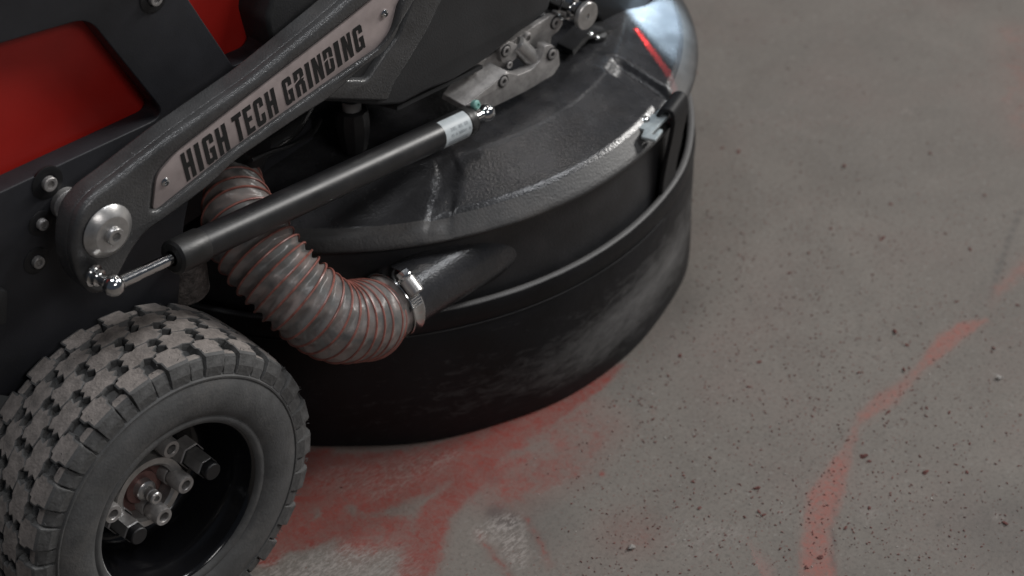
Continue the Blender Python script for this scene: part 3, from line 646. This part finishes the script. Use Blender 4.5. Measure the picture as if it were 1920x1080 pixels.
ii = 0; stations = []
for j in range(NS+1):
    s = HL*j/NS
    while ii < len(cum)-2 and cum[ii+1] < s: ii += 1
    t = (s-cum[ii])/max(1e-9, cum[ii+1]-cum[ii]); c = HP[ii].lerp(HP[ii+1], t)
    stations.append(c)
PTS_ = list(stations)
for j, c in enumerate(PTS_):
    tg = (PTS_[min(j+3, NS)]-PTS_[max(j-3, 0)]).normalized()
    if fr is None: fr = frame_of(tg)[1]
    fr = (fr-tg*fr.dot(tg)).normalized(); w = tg.cross(fr); x = j/NS
    R0 = .0290+.0056*sm(x, .04, .15)-.0125*sm(x, .70, .97)
    # turns are closer in the bend near the port
    phase = TURN*2*math.pi*(x-.045*math.sin(2*math.pi*x)*1.0)
    for k in range(NT):
        a = 2*math.pi*k/NT; q = (phase-a)/(2*math.pi); fq = q-math.floor(q)
        crest = (2*abs(fq-.5))**1.5                                   # 1 at the coil, 0 between
        amp = (.0026+.0014*sm(x, .25, .5))*sm(x, .05, .14)
        wr = .0005*math.sin(5*a+9*x*TURN)*(1-crest)+.0004*math.sin(11*a+j*.13)*(1-crest)
        r = R0-amp*(1-crest)+wr; V.append(c+(fr*math.cos(a)+w*math.sin(a))*r)
    if j < NS:
        for k in range(NT):
            k2 = (k+1) % NT; F.append((j*NT+k, j*NT+k2, (j+1)*NT+k2, (j+1)*NT+k))
    # copper coil points at this station: angle where q integer
    stations[j] = (c, fr.copy(), w.copy(), R0, phase)
HOSE = obj('dust_hose', V, F, hosem, angle=None, label='smoky translucent ribbed suction hose with red-brown spiral wire')
cp = []; 
for j in range(NS):
    c, f1, w1_, r1, ph1 = stations[j]; c2, f2, w2_, r2, ph2 = stations[j+1]
    for k in range(5):
        t = k/5; a = ph1+(ph2-ph1)*t; cc = c.lerp(c2, t); ff = f1.lerp(f2, t); ww = w1_.lerp(w2_, t); cp.append(cc+(ff*math.cos(a)+ww*math.sin(a))*(r1-.0002))
MB().tube(cp, .00105, 6).obj('spiral_wire', coilm, HOSE)
# hose clamp
cc = PP+PD*.004; cdir = PD
b = MB(); b.lathe([(.0303, -.0066), (.0311, -.0066), (.0314, -.0058), (.0310, -.0052), (.0310, .0052), (.0314, .0058), (.0311, .0066), (.0303, .0066)], cc, cdir, 96, cap=False); CL = b.obj('hose_clamp', chrome, angle=40, label='shiny worm-drive clamp at the end of the hose')
# screw housing
hpnt = U(706, 512, -.002)
d3, u3, w3 = frame_of(cdir)
best = None
for a in np.linspace(0, 2*math.pi, 181):
    q = cc+(u3*math.cos(a)+w3*math.sin(a))*.033; 
    sc_ = abs(q.z-(cc.z+.026))+ (0 if q.y < cc.y else 1)
    if best is None or sc_ < best[0]: best = (sc_, q, a)
hq = best[1]; ha = best[2]; radial = (u3*math.cos(ha)+w3*math.sin(ha)); tang = d3.cross(radial).normalized()
if tang.z < 0: tang = -tang
b = MB(); V = []; F = []
b.lathe([(.0062, -.008), (.0070, -.007), (.0070, .007), (.0062, .008)], hq+radial*.0042, tang, 24, cap=True); b.obj('screw_housing', steel, CL, 30)
b = MB(); b.lathe([(.0040, .0075), (.0040, .0095), (.0062, .0100), (.0062, .0150), (.0048, .0158), (.0026, .0158), (.0022, .0125), (0, .0125)], hq+radial*.0042, tang, 6, cap=False); b.lathe([(.0075, .0096), (.0075, .0106)], hq+radial*.0042, tang, 28); b.obj('clamp_screw', chrome, CL, 25)
b = MB()
for k in range(5):
    a = ha-(.20+k*.085); rr_ = (u3*math.cos(a)+w3*math.sin(a)); a2 = ha+(.20+k*.085)
    for an in (a2,):
        rd = (u3*math.cos(an)+w3*math.sin(an)); b.box(cc+rd*.0314, cdir, .0105, .0012, .0009)
b.obj('band_slots', steel, CL)

# ------------------------------------------------------------------ head frame (dark box above the hood), bracket, knob, headlight
YH = .085
hd = [(540, 190), (640, 193), (712, 200), (752, 198), (800, 172), (850, 152), (905, 118), (965, 70), (1030, 20), (1060, -140), (560, -200), (500, 40)]
V, F = side([rounded(xz(hd, YH), .006)], YH, YH+.12, .004, 3); HEAD = obj('head_frame', V, F, headm, angle=40, label='large dark textured side casting above the grinding head')
r2 = [(600, 150), (688, 150), (722, 100), (745, 70), (772, 0), (790, -80), (880, -130), (846, -60), (828, 0), (805, 50), (768, 112), (742, 152), (726, 190), (640, 188), (560, 186)]
V, F = side([rounded(xz(r2, YH-.006), .004)], YH-.007, YH+.003, .003, 3); obj('raised_rib', V, F, armm, HEAD, angle=40)
# sloping underside
b = MB(); q = [U(745, 200, YH+.004), U(905, 122, YH+.004), U(905, 122, YH+.004)+Vector((.0, .05, -.012)), U(745, 200, YH+.004)+Vector((0, .05, -.012))]
b.add(q+[v+Vector((0, 0, -.004)) for v in q], [(0, 1, 2, 3), (7, 6, 5, 4), (0, 4, 5, 1), (1, 5, 6, 2), (2, 6, 7, 3), (3, 7, 4, 0)]).obj('lower_flange', headm, HEAD)
# hanging rubber stop + curved steel tube in the dark gap
p = U(660, 205, .13); MB().lathe([(.010, -.002), (.0135, 0), (.0150, .006), (.0150, .020), (.0125, .034), (.011, .040), (0, .040)], p, Vector((0, 0, -1)), 10, cap=False).obj('rubber_stop', blackm, HEAD, 25)
MB().lathe([(.0085, 0), (.0085, .012)], p+Vector((0, 0, .010)), Vector((0, 0, -1)), 24).obj('stop_collar', whitem, HEAD)
b = MB(); pts = [U(450, 312, .14), U(480, 294, .14), U(515, 268, .145), (U(550, 240, .155)), U(575, 200, .17)]
b.tube(catmull(pts, 10), .0072, 20).obj('steel_tube', mat('dark_tube_steel', (.06, .06, .06), .22, .6), HEAD)
b = MB(); pts = [U(470, 300, .11), U(505, 285, .12), U(545, 272, .13), U(585, 250, .15), U(600, 225, .17)]
b.tube(catmull(pts, 10), .0022, 8).obj('cable', blackm, HEAD)
p = U(440, 308, .148); MB().lathe([(.018, -.004), (.0235, -.002), (.0235, .010), (.021, .03)], p, Vector((.3, -.4, 1)), 28).obj('hose_cuff', blackm, HEAD)

MB().lathe([(.155, .0), (.155, .13), (.14, .14), (0, .14)], Vector((HC.x-.01, HC.y+.01, .264)), Vector((0, 0, 1)), 96, cap=False).obj('light_block_drum', headm, HEAD)  # unseen drum, added to block light over the hood plateau
# silver bracket
YB = .078
fp = [(848, 184), (872, 199), (925, 201), (985, 172), (1038, 141), (1050, 122), (1048, 96), (1036, 84), (1022, 86), (1016, 108), (1000, 128), (970, 142), (951, 136), (955, 131)]
V1, F1 = side([rounded(xz([(872, 199), (925, 201), (985, 172), (1038, 141), (1050, 122), (1048, 96), (1036, 84), (1022, 86), (1014, 112), (998, 130), (972, 141), (951, 136)], YB), .003)], YB, YB+.010, .0006, 2)
BRK = MB().add(V1, F1).obj('hitch_bracket', dullsteel, angle=30, label='milled steel bracket joining strut and grinding head')
# sloping top of the bracket
a1, a2 = U(872, 199, YB+.0005), U(953, 134, YB+.0005)
q = [a1, a2, a2+Vector((-.012, .030, .010)), a1+Vector((-.006, .022, .006))]
b = MB(); b.add(q+[v+Vector((0, .002, -.006)) for v in q], [(0, 1, 2, 3), (7, 6, 5, 4), (0, 4, 5, 1), (1, 5, 6, 2), (2, 6, 7, 3), (3, 7, 4, 0)]); bevel(b.obj('bracket_top', dullsteel, BRK, 20), .0006)
YB2 = YB+.017
V, F = side([rounded(xz([(886, 124), (918, 106), (950, 84), (1010, 44), (1036, 28), (1052, 30), (1056, 44), (1046, 60), (1034, 68), (1032, 90), (1000, 100), (960, 112), (938, 140), (905, 152), (890, 148)], YB2), .003)], YB2, YB2+.006, .0006, 2)
obj('rear_plate', V, F, dullsteel, BRK, angle=30)
V, F = side([rounded(xz([(934, 90), (952, 76), (970, 84), (966, 108), (950, 120), (938, 116)], YB2-.004), .003)], YB2-.006, YB2+.001, .0006, 2); obj('bolt_lug', V, F, dullsteel, BRK, angle=30)
for u, v, Y, r in ((948, 95, YB2-.006, .0054), (1041, 42, YB2, .0060), (1034, 101, YB, .0058), (943, 152, YB, .0056), (1003, 97, YB2-.008, .0042), (954, 121, YB2-.008, .0038)):
    p = U(u, v, Y); MB().lathe([(r*1.12, .0006), (r*1.12, .0002)], p, OUT, 24).obj('bolt_recess', blackm, BRK)
    cap_bolt(p+Vector((0, .001, 0)), r*.85, .0028, BRK, 'bracket_bolt', dullsteel)
c0 = U(982, 92, YB2-.004); MB().lathe([(.006, -.014), (.0085, -.012), (.0085, .012), (.006, .014)], c0+Vector((0, 0, -.002)), Vector((.55, -.25, -.8)), 28).obj('bracket_pin', steel, BRK)
cap_bolt(U(985, 70, YB2)+Vector((0, .002, 0)), .0055, .006, BRK, 'bracket_bolt', dullsteel)

# locking knob
kp = U(1101, 30, .070)
kb = MB().lathe([(.0128, 0), (.0136, .0008), (.0136, .0042), (.0128, .005), (.0026, .005), (.0022, .0035), (0, .0035)], kp+Vector((0, .004, 0)), OUT, 48, cap=False).obj('locking_knob', steel, angle=30, label='flat round silver knob on a stepped shaft')
MB().lathe([(.0062, 0), (.0062, .004), (.0100, .0045), (.0100, .008), (.0070, .0085), (.0070, .012), (.0105, .0125), (.0105, .019), (.0125, .020), (.0125, .042), (.016, .043), (.016, .06)], kp+Vector((0, .004, 0)), Vector((-.12, 1, .03)), 36).obj('knob_shaft', chrome, kb, 30)

# headlight housing at the front of the head, its lens faces forward and down over the hood
hz = [(1062, -60), (1090, 0), (1128, 40), (1140, 72), (1165, 55), (1190, 40), (1222, -2), (1250, -60)]
V, F = side([rounded(xz(hz, .13), .006)], .13, .19, .003, 3)
HLM = obj('headlight', V, F, blackm, angle=40, label='black headlight housing shining white light, with an added red line, on the hood')
MB().lathe([(.0, -.010), (.008, -.009), (.0115, -.003), (.0115, .003), (.008, .009), (0, .010)], U(1116, 72, .115), Vector((.2, -.4, 1)), 28, cap=False).obj('rubber_foot', blackm, HLM)
b = MB()
for u, v in ((1108, 64), (1120, 71)): b.lathe([(.0026, 0), (.0026, .0012), (.0014, .002), (0, .002)], U(u, v, .1015), Vector((.1, -.6, .8)), 16, cap=False)
b.obj('foot_screw', chrome, HLM)
b = MB(); b.ribbon([U(1060, 92, .11), U(1090, 60, .115), U(1130, 55, .12), U(1185, 38, .13)], (0, 1, 0), .02, .006); b.obj('lamp_mount', blackm, HLM)
# hall of the lens + light objects
lens_p = G(1224, -105, .325)
def glow(col, st):
    m = bpy.data.materials.new('lamp_lens'); m.use_nodes = True; bb = m.node_tree.nodes['Principled BSDF']; bb.inputs['Emission Color'].default_value = (*col, 1); bb.inputs['Emission Strength'].default_value = st; return m
MB().lathe([(.011, 0), (.010, .002), (.006, .003), (0, .0032)], lens_p, Vector((.8, -.1, -.6)), 28, cap=False).obj('lamp_lens', glow((.7, .87, 1), 4), HLM)
sp = bpy.data.lights.new('headlamp', 'SPOT'); sp.energy = 6.5; sp.color = (.66, .86, 1); sp.spot_size = R(175); sp.spot_blend = .45; sp.shadow_soft_size = .006
so = bpy.data.objects.new('headlamp_light', sp); COL.objects.link(so); sl = lens_p+Vector((.010, -.002, -.008)); so.location = toW(sl)
tg = G(1262, 30, .245); so.rotation_euler = (toW(tg)-toW(sl)).to_track_quat('-Z', 'Y').to_euler()
# added red spot beside it, stands in for a red reflection on the hood
ls = bpy.data.lights.new('added_red_line', 'SPOT'); ls.energy = 4.5; ls.color = (1, .05, .05); ls.spot_size = R(120); ls.spot_blend = .1; ls.shadow_soft_size = .0005; ls.use_nodes = True
lo = bpy.data.objects.new('added_red_line_spot', ls); COL.objects.link(lo)
lp = lens_p+Vector((.008, -.004, -.009)); lo.location = toW(lp)
A_ = toW(G(1196, 42, .262)); B_ = toW(G(1284, 178, .238))
def plane_lamp(light, lo_, pos, lamp_node):
    """orient a spot so that its local X axis is normal to the plane through pos, A_, B_"""
    Lp = toW(pos); z_ = -((A_-Lp).normalized()+(B_-Lp).normalized()).normalized(); nrm = (A_-Lp).cross(B_-Lp).normalized()
    if nrm.dot(toW(G(1270, 60, .24))-Lp) < 0: nrm = -nrm
    ya_ = z_.cross(nrm).normalized(); z_ = nrm.cross(ya_).normalized()
    lo_.matrix_world = Matrix(((nrm.x, ya_.x, z_.x, Lp.x), (nrm.y, ya_.y, z_.y, Lp.y), (nrm.z, ya_.z, z_.z, Lp.z), (0, 0, 0, 1)))
    light.use_nodes = True; nt = light.node_tree; N = nt.nodes; L = nt.links; em = N['Emission']; tcn = N.new('ShaderNodeTexCoord'); sx = N.new('ShaderNodeSeparateXYZ'); L.new(tcn.outputs['Normal'], sx.inputs[0])
    if lamp_node == 'line':
        ab = N.new('ShaderNodeMath'); ab.operation = 'ABSOLUTE'; L.new(sx.outputs[0], ab.inputs[0]); v = ab.outputs[0]; rg = (.012, .045, 1, 0)
    else: v = sx.outputs[0]; rg = (.05, .16, 0, 1)
    mr = N.new('ShaderNodeMapRange'); mr.interpolation_type = 'SMOOTHSTEP'; L.new(v, mr.inputs[0])
    for k_, x_ in enumerate(rg): mr.inputs[k_+1].default_value = x_
    if lamp_node == 'line': L.new(mr.outputs[0], em.inputs['Strength']); return
    # added beam mask: the light is cut so that it ends at the round rim of the hood
    def dot_(vec):
        q_ = N.new('ShaderNodeVectorMath'); q_.operation = 'DOT_PRODUCT'; L.new(tcn.outputs['Normal'], q_.inputs[0]); q_.inputs[1].default_value = vec; return q_.outputs['Value']
    def mt(op, a_, b_=None, c_2=None):
        q_ = N.new('ShaderNodeMath'); q_.operation = op
        for k_, x_ in enumerate((a_, b_, c_2)):
            if x_ is None: continue
            if isinstance(x_, (int, float)): q_.inputs[k_].default_value = x_
            else: L.new(x_, q_.inputs[k_])
        return q_.outputs[0]
    hcw = toW((HC.x, HC.y, .227)); dzv = dot_((nrm.z, ya_.z, z_.z)); drop = .227-Lp.z
    px_ = mt('MULTIPLY_ADD', mt('DIVIDE', dot_((nrm.x, ya_.x, z_.x)), dzv), drop, Lp.x-hcw.x)
    py_ = mt('MULTIPLY_ADD', mt('DIVIDE', dot_((nrm.y, ya_.y, z_.y)), dzv), drop, Lp.y-hcw.y)
    rad_ = mt('SQRT', mt('ADD', mt('MULTIPLY', px_, px_), mt('MULTIPLY', py_, py_)))
    m2 = N.new('ShaderNodeMapRange'); m2.interpolation_type = 'SMOOTHSTEP'; L.new(rad_, m2.inputs[0])
    for k_, x_ in enumerate((.327, .339, 1, 0)): m2.inputs[k_+1].default_value = x_
    mm = N.new('ShaderNodeMath'); mm.operation = 'MULTIPLY'; L.new(mr.outputs[0], mm.inputs[0]); L.new(m2.outputs[0], mm.inputs[1]); L.new(mm.outputs[0], em.inputs['Strength'])
ls.spot_size = (A_-toW(lp)).angle(B_-toW(lp))*1.04
plane_lamp(ls, lo, lp, 'line'); plane_lamp(sp, so, sl, 'half')

# ------------------------------------------------------------------ hook bracket + rubber strap on the hood's edge
zk = .240
hk = [(1184, 236), (1195, 214), (1206, 209), (1228, 214), (1234, 205), (1257, 205), (1252, 218), (1221, 250), (1226, 252), (1236, 241), (1243, 243), (1229, 262), (1202, 256), (1208, 242)]
P = [(lambda g: (g.x, g.y))(G(u, v, zk)) for u, v in hk]
scp = G(1207, 224, zk)
V, F = slab([rounded(P, .0012, 3)], zk-.0030, zk, .0004, 1)
HK = obj('skirt_hook', V, F, zinc, angle=30, label='pale zinc hook plate screwed on the hood edge')
MB().lathe([(.0056, .0001), (.0056, .0004)], scp, Vector((0, 0, 1)), 28).obj('screw_washer', blackm, HK)
MB().lathe([(.0042, .0004), (.0040, .0016), (.0026, .0028), (.0012, .0030), (.001, .0016), (0, .0016)], scp, Vector((0, 0, 1)), 24, cap=False).obj('hook_screw', chrome, HK)
MB().lathe([(.006, -.016), (.006, -.003)], scp, Vector((0, 0, 1)), 20).obj('hook_post', blackm, HK)
e = R(-70.5); rad = Vector((math.cos(e), math.sin(e), 0)); tan = Vector((-math.sin(e), math.cos(e), 0)); hcz = HC
sp0 = [(.331, .236), (.334, .2440), (.339, .2480), (.3445, .2465), (.3465, .238), (.3455, .225), (.3425, .205), (.3395, .185), (.3370, .165), (.3355, .140)]
pts = [hcz+rad*r+Vector((0, 0, z))+tan*(.004*(k/9)) for k, (r, z) in enumerate(sp0)]
st_ = MB().ribbon(catmull([Vector(q) for q in pts], 5), tan, .034, .0045).obj('skirt_strap', mat('strap_rubber', (.006, .006, .007), .55, 0, (300, .3, .0008), (20, .3), spec=.35), SKIRT, 30); bevel(st_, .001)

# ------------------------------------------------------------------ debris on the floor
def chip_mesh(seed, m, flat=.38):
    r_ = random.Random(seed); bm = bmesh.new(); bmesh.ops.create_icosphere(bm, subdivisions=1, radius=.5)
    for v in bm.verts:
        k = r_.uniform(.65, 1.25); v.co = Vector((v.co.x*k*r_.uniform(.8, 1.1), v.co.y*k*.75, v.co.z*k*flat))
    me = bpy.data.meshes.new('stone_chip'); bm.to_mesh(me); bm.free(); me.materials.append(m); return me
CH = [chip_mesh(i, chipm) for i in range(6)]; CG = [chip_mesh(20+i, chipg) for i in range(2)]
big = [(1678, 622, 16), (1302, 136, 12), (1384, 286, 12), (1583, 312, 12), (1655, 448, 12), (1618, 857, 14), (1420, 916, 14), (1735, 887, 14), (1883, 981, 13), (1538, 1046, 13), (1181, 1027, 12), (1432, 966, 10), (1863, 653, 10), (1275, 668, 11), (1425, 679, 10), (1610, 699, 9), (1695, 693, 12), (1813, 886, 9), (1819, 468, 10), (1558, 429, 8), (1846, 366, 8), (1744, 288, 8), (1665, 773, 9), (1738, 766, 8), (1780, 774, 9), (1404, 726, 8), (1519, 746, 8), (1224, 787, 9), (1222, 763, 8), (1630, 865, 9), (1589, 826, 8), (1312, 953, 9), (1424, 961, 8), (1396, 970, 8), (1512, 1063, 9), (1630, 953, 10), (1586, 990, 8), (1463, 1029, 8), (1670, 383, 8), (1516, 475, 8), (1480, 512, 8), (1773, 438, 7), (1793, 566, 8), (1908, 573, 9), (1702, 648, 9), (1354, 278, 7), (1913, 779, 8), (1818, 833, 7), (1331, 858, 7), (1299, 904, 8)]
for i, (u, v, s) in enumerate(big):
    g = G(u, v); sz = s/2000.*(1.0+.35*max(0, (600-v)/600)); o = bpy.data.objects.new('stone_chip', CH[i % 6]); COL.objects.link(o)
    o.scale = (sz*random.uniform(1.1, 1.6), sz*random.uniform(.6, .95), sz*.8); o.location = toW((g.x, g.y, sz*.12)); o.rotation_euler = (random.uniform(-.4, .4), random.uniform(-.4, .4), random.uniform(0, 6.28))
    o['label'] = {0: 'large dark red chip above the upper red paint streak at the right', 1: 'blurred dark chip nearest the top right edge of the hood skirt', 2: 'blurred reddish chip on the floor right of the zinc hook plate', 5: 'dark chip lying just right of the top end of the lower red paint streak', 6: 'dark red chip left of the lower red paint streak, in the grit', 9: 'dark red chip lying on the bottom of the lower red paint streak', 8: 'dark chip nearest the bottom right corner of the floor'}.get(i, 'small dark reddish stone chip lying loose on the grey concrete floor'); o['category'] = 'stone chip'; o['group'] = 'stone chips scattered on the floor'
for i, (u, v, s) in enumerate([(1184, 1029, 15), (1873, 711, 14)]):
    g = G(u, v); sz = s/2000.; o = bpy.data.objects.new('stone_chip', CG[i]); COL.objects.link(o); o.scale = (sz, sz, sz*1.2); o.location = toW((g.x, g.y, sz*.3)); o.rotation_euler = (0, 0, i*1.3+.4)
    o['label'] = ['pale grey upright stone chip on the floor, right of the scraped patch', 'whitish crumb of concrete on the floor, right of the red paint streaks'][i]; o['category'] = 'stone chip'; o['group'] = 'stone chips scattered on the floor'
# fine grit: one object
base = [np.array([v.co[:] for v in m_.vertices]) for m_ in CH]; fc = [[tuple(p.vertices) for p in m_.polygons] for m_ in CH]
V = []; F = []; I = []; cnt = 0; tries = 0
dens = [(1250, 780, 260), (1350, 950, 240), (1520, 960, 200), (1600, 720, 330), (1450, 500, 420), (1200, 1000, 160), (1700, 950, 260)]
while cnt < 3500 and tries < 60000:
    tries += 1; u = random.uniform(600, 1960); v = random.uniform(-20, 1100)
    g = G(u, v)
    if (g-HC).xy.length < .352 or (abs(g.y-.046) < .06 and abs(g.x) < .15): continue
    w = .10+.9*max(math.exp(-((u-a)**2+(v-b_)**2)/(2*(c*.5)**2)) for a, b_, c in dens)
    if u < 1060: w *= .12
    if v < 350: w = max(w*.6, .09)
    if random.random() > w: continue
    s = random.choice([1.8, 2, 2.4, 2.8, 3.2, 4, 5])/2000.; k = random.randrange(6); a = random.uniform(0, 6.28); ca, sa = math.cos(a), math.sin(a); bv = base[k]
    vv = np.c_[g.x+s*(1.35*bv[:, 0]*ca-.65*bv[:, 1]*sa), g.y+s*(1.35*bv[:, 0]*sa+.65*bv[:, 1]*ca), s*(bv[:, 2]+.2)]; n0 = len(V); V += vv.tolist(); F += [tuple(x+n0 for x in f) for f in fc[k]]; I += [1 if random.random() < .06 else 0]*len(fc[k]); cnt += 1
me = mesh('floor_grit', V, F, [chipm, chipg], I, False); o = bpy.data.objects.new('floor_grit', me); COL.objects.link(o); o.location = O; o.rotation_euler = (0, 0, ROTZ)
o['kind'] = 'stuff'; o['label'] = 'fine dark grit and dust crumbs strewn over the concrete floor'; o['category'] = 'grit'
